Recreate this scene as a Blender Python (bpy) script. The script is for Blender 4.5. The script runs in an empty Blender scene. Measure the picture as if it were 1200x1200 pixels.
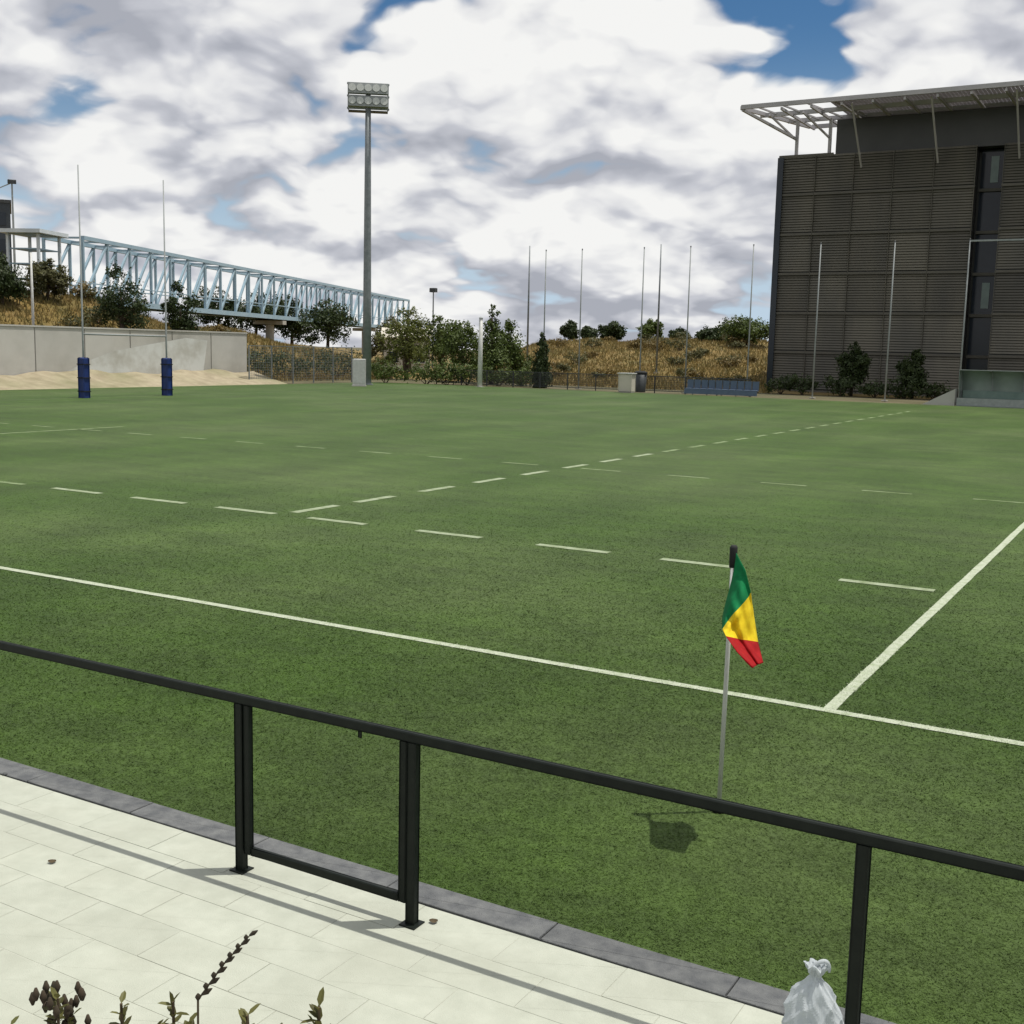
import bpy, math, random
import numpy as np
from mathutils import Vector, Matrix

# ------------------------------------------------------------------ camera
F_PX, IMG = 1366.57, 1200.0
YAW, PITCH, ROLL = math.radians(29.945), math.radians(7.93), math.radians(1.285)
CAM = Vector((2.446, -9.731, 3.0))
_f = Vector((-math.sin(YAW)*math.cos(PITCH), math.cos(YAW)*math.cos(PITCH), -math.sin(PITCH)))
_r = Vector((math.cos(YAW), math.sin(YAW), 0)); _u = _r.cross(_f)
RT = _r*math.cos(ROLL) + _u*math.sin(ROLL)
UP = _u*math.cos(ROLL) - _r*math.sin(ROLL)
scene = bpy.context.scene
col = scene.collection
cam_d = bpy.data.cameras.new('camera'); cam = bpy.data.objects.new('camera', cam_d); col.objects.link(cam)
cam_d.sensor_width = 36; cam_d.lens = F_PX/IMG*36; cam_d.clip_start = .05; cam_d.clip_end = 5000
M4 = Matrix((RT, UP, -_f)).transposed().to_4x4(); M4.translation = CAM
cam.matrix_world = M4
scene.camera = cam
scene.view_settings.view_transform = 'Standard'; scene.view_settings.look = 'None'
scene.view_settings.exposure = -0.22; scene.view_settings.gamma = 1.0

# ------------------------------------------------------------------ sun and sky
SUN = Vector((.255, .195, 1.0)).normalized()
sl = bpy.data.lights.new('sun', 'SUN'); sl.energy = 4.8; sl.angle = math.radians(.53); sl.color = (1, .96, .88)
so = bpy.data.objects.new('sun', sl); col.objects.link(so); so.location = (0, 0, 60)
so.rotation_euler = (-SUN).to_track_quat('-Z', 'Y').to_euler()

world = bpy.data.worlds.new('World'); scene.world = world; world.use_nodes = True
def build_world():
    nt = world.node_tree; N = nt.nodes; L = nt.links; N.clear()
    def new(t, **k):
        n = N.new(t)
        for a, b in k.items(): setattr(n, a, b)
        return n
    def math_(op, a, b=None, c=None, clamp=False):
        n = new('ShaderNodeMath', operation=op, use_clamp=clamp)
        for i, v in enumerate((a, b, c)):
            if v is None: continue
            if isinstance(v, (int, float)): n.inputs[i].default_value = v
            else: L.new(v, n.inputs[i])
        return n.outputs[0]
    def vmath(op, a, b):
        n = new('ShaderNodeVectorMath', operation=op)
        for i, v in enumerate((a, b)):
            if isinstance(v, tuple): n.inputs[i].default_value = v
            elif isinstance(v, (int, float)): n.inputs['Scale'].default_value = v
            elif op == 'SCALE' and i == 1: L.new(v, n.inputs['Scale'])
            else: L.new(v, n.inputs[i])
        return n.outputs[0]
    def smooth(x, a, b):
        n = new('ShaderNodeMapRange', interpolation_type='SMOOTHSTEP')
        L.new(x, n.inputs[0]); n.inputs[1].default_value = a; n.inputs[2].default_value = b
        return n.outputs[0]
    sky = new('ShaderNodeTexSky', sky_type='NISHITA', sun_disc=False)
    sky.sun_elevation = math.asin(SUN.z); sky.sun_rotation = math.atan2(SUN.x, SUN.y)
    sky.air_density = 1.0; sky.dust_density = .2; sky.ozone_density = 1.5; sky.altitude = 700
    tc = new('ShaderNodeTexCoord'); d = tc.outputs['Generated']
    sep = new('ShaderNodeSeparateXYZ'); L.new(d, sep.inputs[0])
    z = math_('MAXIMUM', sep.outputs[2], 0.0)
    comb = new('ShaderNodeCombineXYZ'); L.new(sep.outputs[0], comb.inputs[0]); L.new(sep.outputs[1], comb.inputs[1])
    def plane(dz):
        return vmath('ADD', vmath('SCALE', comb.outputs[0], math_('DIVIDE', 1.0, math_('ADD', z, .36+dz))), CLOUD_OFF)
    def fbm(q, s, det, rough, dist):
        n = new('ShaderNodeTexNoise', noise_dimensions='2D')
        n.inputs['Scale'].default_value = s; n.inputs['Detail'].default_value = det
        n.inputs['Roughness'].default_value = rough; n.inputs['Distortion'].default_value = dist
        L.new(q, n.inputs['Vector']); return n.outputs['Fac']
    def puff(q, s, det):
        n = new('ShaderNodeTexVoronoi', voronoi_dimensions='2D', feature='SMOOTH_F1')
        n.inputs['Scale'].default_value = s; n.inputs['Detail'].default_value = det; n.inputs['Roughness'].default_value = .55
        n.inputs['Smoothness'].default_value = .3
        L.new(q, n.inputs['Vector']); return math_('SUBTRACT', 1.0, n.outputs['Distance'])
    def cloud(q, full=True):
        warp = new('ShaderNodeTexNoise', noise_dimensions='2D'); warp.inputs['Scale'].default_value = 5; warp.inputs['Detail'].default_value = 3
        L.new(q, warp.inputs['Vector'])
        q2 = vmath('ADD', q, vmath('SCALE', vmath('SUBTRACT', warp.outputs['Color'], (.5, .5, .5)), .14))
        return math_('ADD', math_('ADD', math_('MULTIPLY', fbm(q2, 1.5, 1, .5, 0), .48), math_('MULTIPLY', fbm(q2, 6.0, 6 if full else 3, .58, 0), .16)), math_('MULTIPLY', puff(q2, 4.2, 2.6 if full else 1), .36))
    p = plane(0); n1 = cloud(p)
    n2 = cloud(plane(.020)); n3 = cloud(plane(.065))     # the same clouds nearer the zenith, towards the sun
    dens = n1
    for (px, py, rx, amt) in CLOUD_GAPS:
        v = pix_dir(px, py)
        dn = new('ShaderNodeVectorMath', operation='DISTANCE'); L.new(d, dn.inputs[0]); dn.inputs[1].default_value = tuple(v)
        dens = math_('SUBTRACT', dens, math_('MULTIPLY', smooth(dn.outputs['Value'], rx, 0.0), amt))
    cover = smooth(dens, *CLOUD_EDGE)
    lit = math_('ADD', math_('MULTIPLY', math_('SUBTRACT', n1, n2), 2.0), math_('MULTIPLY', math_('SUBTRACT', n1, n3), 2.4))
    thick = smooth(n1, .36, .56)
    b = math_('SUBTRACT', math_('ADD', lit, .66), math_('MULTIPLY', thick, .20), clamp=True)
    ramp = new('ShaderNodeValToRGB'); e = ramp.color_ramp.elements
    e[0].position = 0; e[0].color = (.44, .46, .52, 1)
    e[1].position = 1; e[1].color = (1.0, 1.0, .985, 1)
    m = ramp.color_ramp.elements.new(.40); m.color = (.62, .635, .69, 1)
    m = ramp.color_ramp.elements.new(.70); m.color = (.86, .865, .88, 1)
    L.new(b, ramp.inputs[0])
    hs = new('ShaderNodeHueSaturation'); hs.inputs['Saturation'].default_value = 1.3; L.new(sky.outputs[0], hs.inputs['Color'])
    b1 = new('ShaderNodeBackground'); hz = new('ShaderNodeMix', data_type='RGBA'); L.new(smooth(z, .26, .0), hz.inputs[0]); L.new(hs.outputs[0], hz.inputs[6]); hz.inputs[7].default_value = (7.0, 8.8, 10.6, 1)   # pale low air
    L.new(hz.outputs[2], b1.inputs[0]); b1.inputs[1].default_value = .085
    b2 = new('ShaderNodeBackground'); L.new(ramp.outputs[0], b2.inputs[0]); b2.inputs[1].default_value = 1.06
    mix = new('ShaderNodeMixShader'); L.new(cover, mix.inputs[0]); L.new(b1.outputs[0], mix.inputs[1]); L.new(b2.outputs[0], mix.inputs[2])
    out = new('ShaderNodeOutputWorld'); L.new(mix.outputs[0], out.inputs[0])
def pix_dir(px, py):
    return (_f + RT*((px-600)/F_PX) - UP*((py-600)/F_PX)).normalized()
CLOUD_OFF = (5.5, 9.1, 0.0)
CLOUD_GAPS = [(940, 5, .10, .065), (90, 95, .05, .05), (30, 140, .04, .04), (880, 290, .10, -.05)]
CLOUD_EDGE = (.185, .285)
build_world()
world.cycles.sampling_method = 'NONE'
scene.cycles.max_bounces = 6; scene.cycles.diffuse_bounces = 2; scene.cycles.glossy_bounces = 2; scene.cycles.transparent_max_bounces = 6

# ------------------------------------------------------------------ helpers
random.seed(7); rng = np.random.default_rng(7)
def ray(px, py): return _f + RT*((px-600)/F_PX) - UP*((py-600)/F_PX)
def on_z(px, py, z=0.0):
    d = ray(px, py); return CAM + d*((z-CAM.z)/d.z)
def on_y(px, py, Y):
    d = ray(px, py); return CAM + d*((Y-CAM.y)/d.y)
def on_x(px, py, X):
    d = ray(px, py); return CAM + d*((X-CAM.x)/d.x)
def hdir(px):                       # level direction seen in column px near the horizon
    d = ray(px, 412); d = Vector((d.x, d.y, 0)); return d.normalized()
def at_r(px, r, z=0.0):
    d = hdir(px); return Vector((CAM.x+d.x*r, CAM.y+d.y*r, z))
def z_at(px, py, r):                # height of what shows at (px, py) at level distance r
    d = ray(px, py); return CAM.z + d.z/math.hypot(d.x, d.y)*r
def project(P):
    d = Vector(P)-CAM; w = d.dot(_f)
    return 600+F_PX*d.dot(RT)/w, 600-F_PX*d.dot(UP)/w, w

class MB:
    def __init__(s): s.v = []; s.f = []; s.m = []
    def add(s, vs, fs, mi=0):
        b = len(s.v); s.v += [tuple(x) for x in vs]
        s.f += [tuple(b+i for i in q) for q in fs]; s.m += [mi]*len(fs); return s
    def box(s, c, d, rz=0.0, mi=0):
        cs, sn = math.cos(rz), math.sin(rz); vs = []
        for x in (-.5, .5):
            for y in (-.5, .5):
                for z in (-.5, .5):
                    a, b = x*d[0], y*d[1]; vs.append((c[0]+a*cs-b*sn, c[1]+a*sn+b*cs, c[2]+z*d[2]))
        return s.add(vs, [(0,1,3,2),(4,6,7,5),(0,4,5,1),(2,3,7,6),(0,2,6,4),(1,5,7,3)], mi)
    def bbox(s, c, d, bv=.006, mi=0):   # box with chamfered upright and top edges
        x, y, z = d[0]/2, d[1]/2, d[2]/2; rings = []
        for (zz, q) in ((-z, 0), (z-bv, 0), (z, bv)):
            k = []
            for (sx, sy) in ((-1,-1),(1,-1),(1,1),(-1,1)):
                e = bv+q
                pa = (sx*(x-q), sy*(y-e), zz); pb = (sx*(x-e), sy*(y-q), zz)
                k += [pa, pb] if sx*sy < 0 else [pb, pa]
            rings.append([(c[0]+a, c[1]+b, c[2]+h) for a, b, h in (k[-1:]+k[:-1])])
        vs = sum(rings, []); fs = []
        for i in range(2):
            for j in range(8): fs.append((i*8+j, i*8+(j+1)%8, i*8+8+(j+1)%8, i*8+8+j))
        fs.append(tuple(16+j for j in range(8))); fs.append(tuple(7-j for j in range(8)))
        return s.add(vs, fs, mi)
    def bar(s, a, b, w, h=None, n=4, mi=0):
        a, b = Vector(a), Vector(b); h = h or w; t = (b-a).normalized()
        ref = Vector((0,0,1)) if abs(t.z) < .95 else Vector((1,0,0))
        x = t.cross(ref).normalized(); y = x.cross(t)
        vs = []
        for q in (a, b):
            for (i, j) in ((-1,-1),(1,-1),(1,1),(-1,1)): vs.append(q+x*(i*w/2)+y*(j*h/2))
        return s.add(vs, [(0,1,5,4),(1,2,6,5),(2,3,7,6),(3,0,4,7),(3,2,1,0),(4,5,6,7)], mi)
    def tube(s, pts, rad, n=8, mi=0, cap=True):
        pts = [Vector(p) for p in pts]; rs = rad if isinstance(rad, (list, tuple)) else [rad]*len(pts)
        vs = []; fs = []; prev = None
        for i, p in enumerate(pts):
            t = (pts[min(i+1, len(pts)-1)]-pts[max(i-1, 0)]).normalized()
            ref = prev or (Vector((0,0,1)) if abs(t.z) < .9 else Vector((1,0,0)))
            x = (ref-t*ref.dot(t)).normalized(); prev = x; y = t.cross(x)
            for k in range(n):
                a = 2*math.pi*k/n; vs.append(p+(x*math.cos(a)+y*math.sin(a))*rs[i])
        for i in range(len(pts)-1):
            for k in range(n): fs.append((i*n+k, i*n+(k+1)%n, i*n+n+(k+1)%n, i*n+n+k))
        if cap: fs.append(tuple(range(n-1, -1, -1))); fs.append(tuple((len(pts)-1)*n+k for k in range(n)))
        return s.add(vs, fs, mi)
    def mesh(s, name, mats, smooth=False):
        me = bpy.data.meshes.new(name); me.from_pydata(s.v, [], s.f)
        for m in (mats if isinstance(mats, (list, tuple)) else [mats]): me.materials.append(m)
        if any(s.m): me.polygons.foreach_set('material_index', s.m)
        if smooth: me.polygons.foreach_set('use_smooth', [True]*len(s.f))
        me.update(); return me
    def build(s, name, mats, parent=None, smooth=False, loc=None):
        o = bpy.data.objects.new(name, s.mesh(name, mats, smooth)); col.objects.link(o)
        if loc is not None: o.location = loc
        if parent: o.parent = parent
        return o
def tag(o, label=None, cat=None, group=None, kind=None):
    for k, v in (('label', label), ('category', cat), ('group', group), ('kind', kind)):
        if v: o[k] = v
    return o
def empty(name, loc, label=None, cat=None, group=None, rz=0):
    o = bpy.data.objects.new(name, None); col.objects.link(o); o.location = loc; o.rotation_euler.z = rz
    o.empty_display_size = .3
    return tag(o, label, cat, group)
def place(name, me, parent, loc, rz=0, scale=None):
    o = bpy.data.objects.new(name, me); col.objects.link(o); o.parent = parent; o.location = loc
    if rz: o.rotation_euler.z = rz
    if scale: o.scale = scale
    return o

# ------------------------------------------------------------------ materials
def mat(name, c1, c2=None, scale=4.0, rough=.7, detail=6, bump=0.0, bscale=40.0, metal=0.0, spec=.4, coords='Object',
        c3=None, scale3=.3, amt3=.5, rand=0.0, island=0.0, sheen=0.0, trans=0.0, alpha=1.0, lo=.35, hi=.65, stretch=None, mid=0.0):
    m = bpy.data.materials.new(name); m.use_nodes = True; nt = m.node_tree; N, L = nt.nodes, nt.links
    b = N['Principled BSDF']; b.inputs['Roughness'].default_value = rough; b.inputs['Metallic'].default_value = metal
    b.inputs['Specular IOR Level'].default_value = spec
    if sheen: b.inputs['Sheen Weight'].default_value = sheen; b.inputs['Sheen Roughness'].default_value = .5
    if alpha < 1: b.inputs['Alpha'].default_value = alpha
    if coords == 'World':
        src = N.new('ShaderNodeNewGeometry').outputs['Position']
    else: src = N.new('ShaderNodeTexCoord').outputs[coords]
    if stretch:
        mp = N.new('ShaderNodeMapping'); mp.inputs['Scale'].default_value = stretch; L.new(src, mp.inputs[0]); src = mp.outputs[0]
    def noise(s, det, ro=.6):
        n = N.new('ShaderNodeTexNoise'); n.inputs['Scale'].default_value = s; n.inputs['Detail'].default_value = det
        n.inputs['Roughness'].default_value = ro; L.new(src, n.inputs['Vector']); return n.outputs['Fac']
    c2 = c2 or tuple(x*.8 for x in c1)
    mr = N.new('ShaderNodeMapRange'); mr.inputs[1].default_value = lo; mr.inputs[2].default_value = hi; L.new(noise(scale, detail), mr.inputs[0])
    mx = N.new('ShaderNodeMix'); mx.data_type = 'RGBA'; L.new(mr.outputs[0], mx.inputs[0])
    mx.inputs[6].default_value = (*c1, 1); mx.inputs[7].default_value = (*c2, 1); out = mx.outputs[2]
    if c3:
        mr3 = N.new('ShaderNodeMapRange'); mr3.inputs[1].default_value = .42; mr3.inputs[2].default_value = .68; mr3.inputs[4].default_value = amt3
        L.new(noise(scale3, 5, .55), mr3.inputs[0])
        mx3 = N.new('ShaderNodeMix'); mx3.data_type = 'RGBA'; L.new(mr3.outputs[0], mx3.inputs[0]); L.new(out, mx3.inputs[6])
        mx3.inputs[7].default_value = (*c3, 1); out = mx3.outputs[2]
    if mid:      # streaks and blotches left by brushing and wear
        for sc, st in ((1.7, (.35, 1, 1)), (.55, (1, .25, 1)), (6.5, (1, 1, 1))):
            mp = N.new('ShaderNodeMapping'); mp.inputs['Scale'].default_value = st; L.new(src, mp.inputs[0])
            nn = N.new('ShaderNodeTexNoise'); nn.inputs['Scale'].default_value = sc; nn.inputs['Detail'].default_value = 6; L.new(mp.outputs[0], nn.inputs['Vector'])
            r2 = N.new('ShaderNodeMapRange'); r2.inputs[1].default_value = .3; r2.inputs[2].default_value = .7; r2.inputs[3].default_value = 1-mid; r2.inputs[4].default_value = 1+mid; L.new(nn.outputs['Fac'], r2.inputs[0])
            hv = N.new('ShaderNodeHueSaturation'); L.new(r2.outputs[0], hv.inputs['Value']); L.new(out, hv.inputs['Color']); out = hv.outputs[0]
    for amt, node, sock in ((rand, 'ShaderNodeObjectInfo', 'Random'), (island, 'ShaderNodeNewGeometry', 'Random Per Island')):
        if amt:
            rn = N.new(node); r2 = N.new('ShaderNodeMapRange'); r2.inputs[3].default_value = 1-amt; r2.inputs[4].default_value = 1+amt
            L.new(rn.outputs[sock], r2.inputs[0])
            hv = N.new('ShaderNodeHueSaturation'); L.new(r2.outputs[0], hv.inputs['Value']); L.new(out, hv.inputs['Color']); out = hv.outputs[0]
    L.new(out, b.inputs['Base Color'])
    if trans:
        b.inputs['Transmission Weight'].default_value = trans; b.inputs['IOR'].default_value = 1.1
    if bump:
        bp = N.new('ShaderNodeBump'); bp.inputs['Strength'].default_value = bump; bp.inputs['Distance'].default_value = .02
        L.new(noise(bscale, 6), bp.inputs['Height']); L.new(bp.outputs[0], b.inputs['Normal'])
    return m
def leafmat(name, c1, c2, island=.35, tl=.25):
    m = mat(name, c1, c2, scale=.9, rough=.55, spec=.25, island=island, coords='World')
    nt = m.node_tree; N, L = nt.nodes, nt.links; b = N['Principled BSDF']; out = N['Material Output']
    t = N.new('ShaderNodeBsdfTranslucent'); L.new(b.inputs['Base Color'].links[0].from_socket, t.inputs[0])
    mx = N.new('ShaderNodeMixShader'); mx.inputs[0].default_value = tl; L.new(b.outputs[0], mx.inputs[1]); L.new(t.outputs[0], mx.inputs[2]); L.new(mx.outputs[0], out.inputs[0])
    return m
G1, G2, G3 = (.031, .065, .006), (.044, .083, .011), (.068, .102, .028)
M = dict(
 turf=mat('artificial_turf', G1, G2, scale=26, rough=.75, detail=8, bump=.5, bscale=90, coords='World', c3=G3, scale3=.16, amt3=.8, spec=.2, sheen=.03, mid=.17),
 blade=mat('turf_blade', G1, G2, scale=26, rough=.6, coords='World', c3=G3, scale3=.16, amt3=.8, island=.10, spec=.15, mid=.17),
 line=mat('line_fibre', (.42, .46, .35), (.25, .31, .17), scale=9, rough=.7, coords='World', bump=.6, bscale=90, lo=.45, hi=.75),
 soft=mat('faded_line_fibre', (.29, .34, .22), (.13, .18, .065), scale=4, rough=.7, coords='World', bump=.6, bscale=90, lo=.42, hi=.72),
 worn=mat('worn_line_fibre', (.19, .25, .12), (.08, .13, .03), scale=3, rough=.7, coords='World', bump=.6, bscale=90, lo=.42, hi=.68),
 whiteblade=mat('white_turf_blade', (.47, .51, .39), (.32, .37, .23), scale=3, rough=.5, coords='World', island=.2),
 paver=mat('pale_concrete_paver', (.435, .455, .385), (.38, .40, .335), scale=6, rough=.85, detail=9, bump=.25, bscale=160, coords='World', c3=(.32, .33, .27), scale3=1.6, amt3=.5, rand=.03),
 mortar=mat('paver_joint_sand', (.47, .48, .41), (.40, .41, .35), scale=30, rough=.95, coords='World'),
 kerb=mat('grey_kerb_concrete', (.085, .09, .095), (.15, .155, .155), scale=9, rough=.9, detail=9, bump=.5, bscale=140, coords='World', rand=.08),
 blackmetal=mat('black_painted_steel', (.005, .008, .0065), (.009, .013, .010), scale=12, rough=.5, spec=.2, bump=.04, bscale=200),
 whitemetal=mat('white_painted_steel', (.62, .62, .60), (.52, .52, .50), scale=6, rough=.45),
 polewhite=mat('white_plastic_pole', (.55, .56, .53), (.48, .49, .46), scale=9, rough=.45),
 galv=mat('galvanised_steel', (.17, .19, .20), (.23, .25, .26), scale=3, rough=.5, metal=.3),
 greypole=mat('pale_grey_steel', (.30, .32, .32), (.24, .26, .26), scale=3, rough=.55),
 darksteel=mat('dark_steel', (.035, .04, .042), (.05, .055, .058), scale=3, rough=.5),
 green=mat('flag_green', (.005, .17, .055), (.004, .12, .04), scale=18, rough=.8, spec=.15),
 yellow=mat('flag_yellow', (.72, .55, .02), (.60, .42, .012), scale=18, rough=.8, spec=.15),
 red=mat('flag_red', (.34, .008, .010), (.24, .006, .008), scale=18, rough=.8, spec=.15),
 blackcloth=mat('black_cloth', (.008, .009, .009), (.014, .015, .015), scale=20, rough=.8),
 pad=mat('blue_vinyl_pad', (.010, .026, .125), (.012, .034, .16), scale=3, rough=.45),
 concrete=mat('pale_wall_concrete', (.40, .38, .34), (.27, .26, .23), scale=.7, rough=.9, detail=10, bump=.3, bscale=12, coords='World', c3=(.50, .49, .46), scale3=.14, amt3=.8, rand=.05),
 whitewash=mat('worn_whitewash', (.56, .57, .55), (.40, .39, .35), scale=.6, rough=.9, detail=9, coords='World', lo=.42, hi=.66),
 sand=mat('sandy_ground', (.36, .31, .215), (.25, .21, .14), scale=1.2, rough=.95, detail=9, coords='World', bump=.4, bscale=8, c3=(.15, .16, .07), scale3=.25, amt3=.5),
 hill=mat('dry_grass_slope', (.20, .13, .036), (.11, .09, .024), scale=.45, rough=.95, detail=10, coords='World', bump=.9, bscale=3, c3=(.19, .13, .05), scale3=.10, amt3=.6),
 scrub=mat('scrubby_ground', (.10, .085, .04), (.06, .062, .024), scale=.8, rough=.95, detail=9, coords='World', bump=.6, bscale=6, c3=(.16, .13, .08), scale3=.12, amt3=.6),
 bridge=mat('pale_blue_steel', (.25, .37, .45), (.31, .42, .49), scale=.6, rough=.5),
 bridgewhite=mat('white_roof_sheet', (.60, .64, .66), (.50, .55, .58), scale=.6, rough=.5),
 deck=mat('grey_deck', (.12, .15, .18), (.16, .19, .22), scale=.8, rough=.7),
 bark=mat('bark', (.09, .065, .045), (.05, .037, .026), scale=9, rough=.95, bump=.8, bscale=14),
 louvre=mat('dark_louvre', (.142, .130, .100), (.110, .102, .082), scale=.5, rough=.6, rand=.20, coords='World', stretch=(.5, 1, .15), c3=(.075, .074, .064), scale3=.5, amt3=.6),
 slab=mat('facade_band', (.108, .100, .080), (.085, .080, .066), scale=.5, rough=.6),
 backwall=mat('dark_curtain_wall', (.035, .036, .032), (.045, .046, .04), scale=.4, rough=.35),
 glass=mat('dark_blue_glass', (.010, .016, .024), (.016, .024, .034), scale=.3, rough=.12, spec=.35),
 paleglass=mat('pale_green_glass', (.18, .25, .22), (.13, .19, .17), scale=1, rough=.15),
 lampglass=mat('pale_lamp_glass', (.55, .57, .55), (.46, .48, .46), scale=2, rough=.2),
 canopy=mat('grey_canopy_steel', (.42, .40, .41), (.34, .33, .335), scale=.5, rough=.5),
 poly=mat('grey_green_polycarbonate', (.34, .40, .37), (.27, .33, .30), scale=.8, rough=.25, alpha=.82),
 seatblue=mat('blue_plastic_seat', (.075, .11, .17), (.09, .13, .19), scale=3, rough=.45),
 cream=mat('cream_render', (.56, .52, .44), (.48, .45, .38), scale=.5, rough=.9),
 towerwall=mat('slate_cladding', (.03, .038, .048), (.04, .05, .06), scale=.2, rough=.4),
 soil=mat('planter_soil', (.06, .045, .03), (.035, .027, .018), scale=9, rough=1, bump=.8, bscale=30),
 bag=leafmat('white_plastic_film', (.66, .70, .72), (.58, .63, .67), island=0, tl=.45),
 leaf=leafmat('olive_leaf', (.075, .085, .022), (.11, .105, .035), island=.4),
 stem=mat('dry_stem', (.10, .075, .04), (.06, .045, .025), scale=30, rough=.9),
 seed=mat('dark_seed_head', (.028, .024, .016), (.045, .036, .022), scale=30, rough=.9),
 flowerbrown=mat('brown_flower_head', (.055, .036, .022), (.03, .026, .014), scale=30, rough=.9),
 treeA=leafmat('tree_leaf_green', (.060, .090, .018), (.085, .115, .026)),
 treeB=leafmat('tree_leaf_dark', (.030, .048, .016), (.045, .065, .020)),
 treeC=leafmat('tree_leaf_olive', (.075, .078, .030), (.105, .10, .040)),
 treeD=leafmat('tree_leaf_yellow_green', (.10, .125, .026), (.13, .14, .034)),
 straw=leafmat('straw_grass', (.28, .20, .078), (.14, .125, .042), island=.35),
 canopypanel=leafmat('translucent_canopy_slat', (.36, .34, .345), (.30, .285, .29), island=0, tl=.5),
 dry=leafmat('dry_shrub_leaf', (.19, .135, .045), (.13, .10, .035)),
)

# ------------------------------------------------------------------ terrain, pitch, paving
PX_NODES = [-2500, -600, 0, 100, 190, 290, 430, 500, 600, 640, 740, 820, 870, 900, 930, 1500, 3000]
Z_NODES  = [10,    10,  7.2, 6.4, 4.6, 3.9, 1.6, 1.2, 2.4, 4.1, 4.5, 4.7, 4.8, 4.2, 0.2, .2, .2]
def px_of(P):
    d = Vector((P[0]-CAM.x, P[1]-CAM.y)); a = math.atan2(d.x*math.cos(YAW)+d.y*math.sin(YAW), -d.x*math.sin(YAW)+d.y*math.cos(YAW))
    a = max(-1.25, min(1.25, a)); return 600+F_PX*math.tan(a), d.length
def exit_r(px):
    d = hdir(px); r = 1e9
    if d.x < -1e-4: r = min(r, (-63.0-CAM.x)/d.x)
    if d.y > 1e-4: r = min(r, (82.0-CAM.y)/d.y)
    return r
def ground_z(x, y):
    px, r = px_of((x, y)); r0 = exit_r(px)
    if r <= r0: return 0.0
    w = 22 if px < 250 else 22+min(1, (px-250)/350)*38
    t = min(1, (r-r0)/w); t = t*t*(3-2*t)
    zt = float(np.interp(px, PX_NODES, Z_NODES))
    wob = .35*math.sin(x*.21+1.3)*math.cos(y*.17)+.2*math.sin(x*.55+y*.43)
    return t*(zt+wob*min(1, zt/3))
def sheet(name, x0, x1, y0, y1, z, m, parent=None, kind='structure'):
    o = MB().add([(x0,y0,z),(x1,y0,z),(x1,y1,z),(x0,y1,z)], [(0,1,2,3)]).build(name, m, parent)
    if kind: tag(o, kind=kind)
    return o
g = sheet('ground', -1500, 1500, -1500, 2500, -.06, M['scrub']); tag(g, 'sandy open ground spreading to the horizon', 'ground')
def hills():
    mb = MB(); pxs = []
    angs = np.linspace(-62, 40, 205)
    rr = [0, 1.5, 3, 5, 7.5, 10, 13, 16, 19, 22, 26, 31, 36, 42, 49, 57, 66, 80, 110, 170, 260]
    nv = len(rr)
    for a in angs:
        px = 600+F_PX*math.tan(math.radians(a)); r0 = exit_r(px)
        if r0 > 400: r0 = 400
        for k in rr:
            P = at_r(px, r0+k); zz = ground_z(P.x, P.y)-(.05 if k > 0 else .10)
            mb.v.append((P.x, P.y, zz))
    for i in range(len(angs)-1):
        for j in range(nv-1): mb.f.append((i*nv+j, (i+1)*nv+j, (i+1)*nv+j+1, i*nv+j+1)); mb.m.append(0)
    return tag(mb.build('hills', M['hill'], smooth=True), 'dry ochre grass slopes rising behind the pitch', 'hillside', kind='structure')
hills()
KY0, KY1 = -4.76, -4.55          # kerb strip
pitch = sheet('pitch', -57.5, 45, KY1, 71.0, 0.0, M['turf']); tag(pitch, 'green artificial turf rugby pitch', 'pitch')
DASHES = []
def stripe(name, x0, x1, y0, y1, m, z=.006):
    if name == 'dash': DASHES.append((x0, x1, y0, y1))
    # slightly uneven edges
    n = max(2, int(max(x1-x0, y1-y0)/.5)); vs = []; fs = []
    lx = (x1-x0) > (y1-y0)
    for i in range(n+1):
        t = i/n; j1, j2 = random.uniform(-.006, .006), random.uniform(-.006, .006)
        if lx: vs += [(x0+(x1-x0)*t, y0+j1, z), (x0+(x1-x0)*t, y1+j2, z)]
        else: vs += [(x1+j1, y0+(y1-y0)*t, z), (x0+j2, y0+(y1-y0)*t, z)]
    for i in range(n): fs.append((2*i, 2*i+2, 2*i+3, 2*i+1))
    return MB().add(vs, fs).build(name, m, pitch)
stripe('touch_line', -47.4, 40, -.055, .055, M['line'])
stripe('halfway_line', -.055, .055, .0555, 69, M['line'])
for c in [-.84, -3.45, -5.53, -7.8, -10.1, -12.2, -14.4, -16.7, -19.0, -21.4, -23.7, -26.2, -29, -33, -37]:
    w = .62 if c > -11 else .7
    stripe('dash', c-w, c+w, 5.91, 6.09, M['soft'] if c > -18 else M['worn'])
for i in range(25):
    c = 6.6+2.18*i if i else 6.95
    stripe('dash', -11.45, -11.25, c-.62, c+.62, M['soft'] if c < 24 else M['worn'])
for i in range(16):
    c = -.9-2.38*i
    stripe('dash', c-.55, c+.55, 17.02, 17.18, M['worn'])
stripe('worn_line', -30.1, -29.9, 13, 19, M['worn'])
stripe('goal_line', -47.5, -47.4, .06, 69, M['worn'])

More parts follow.
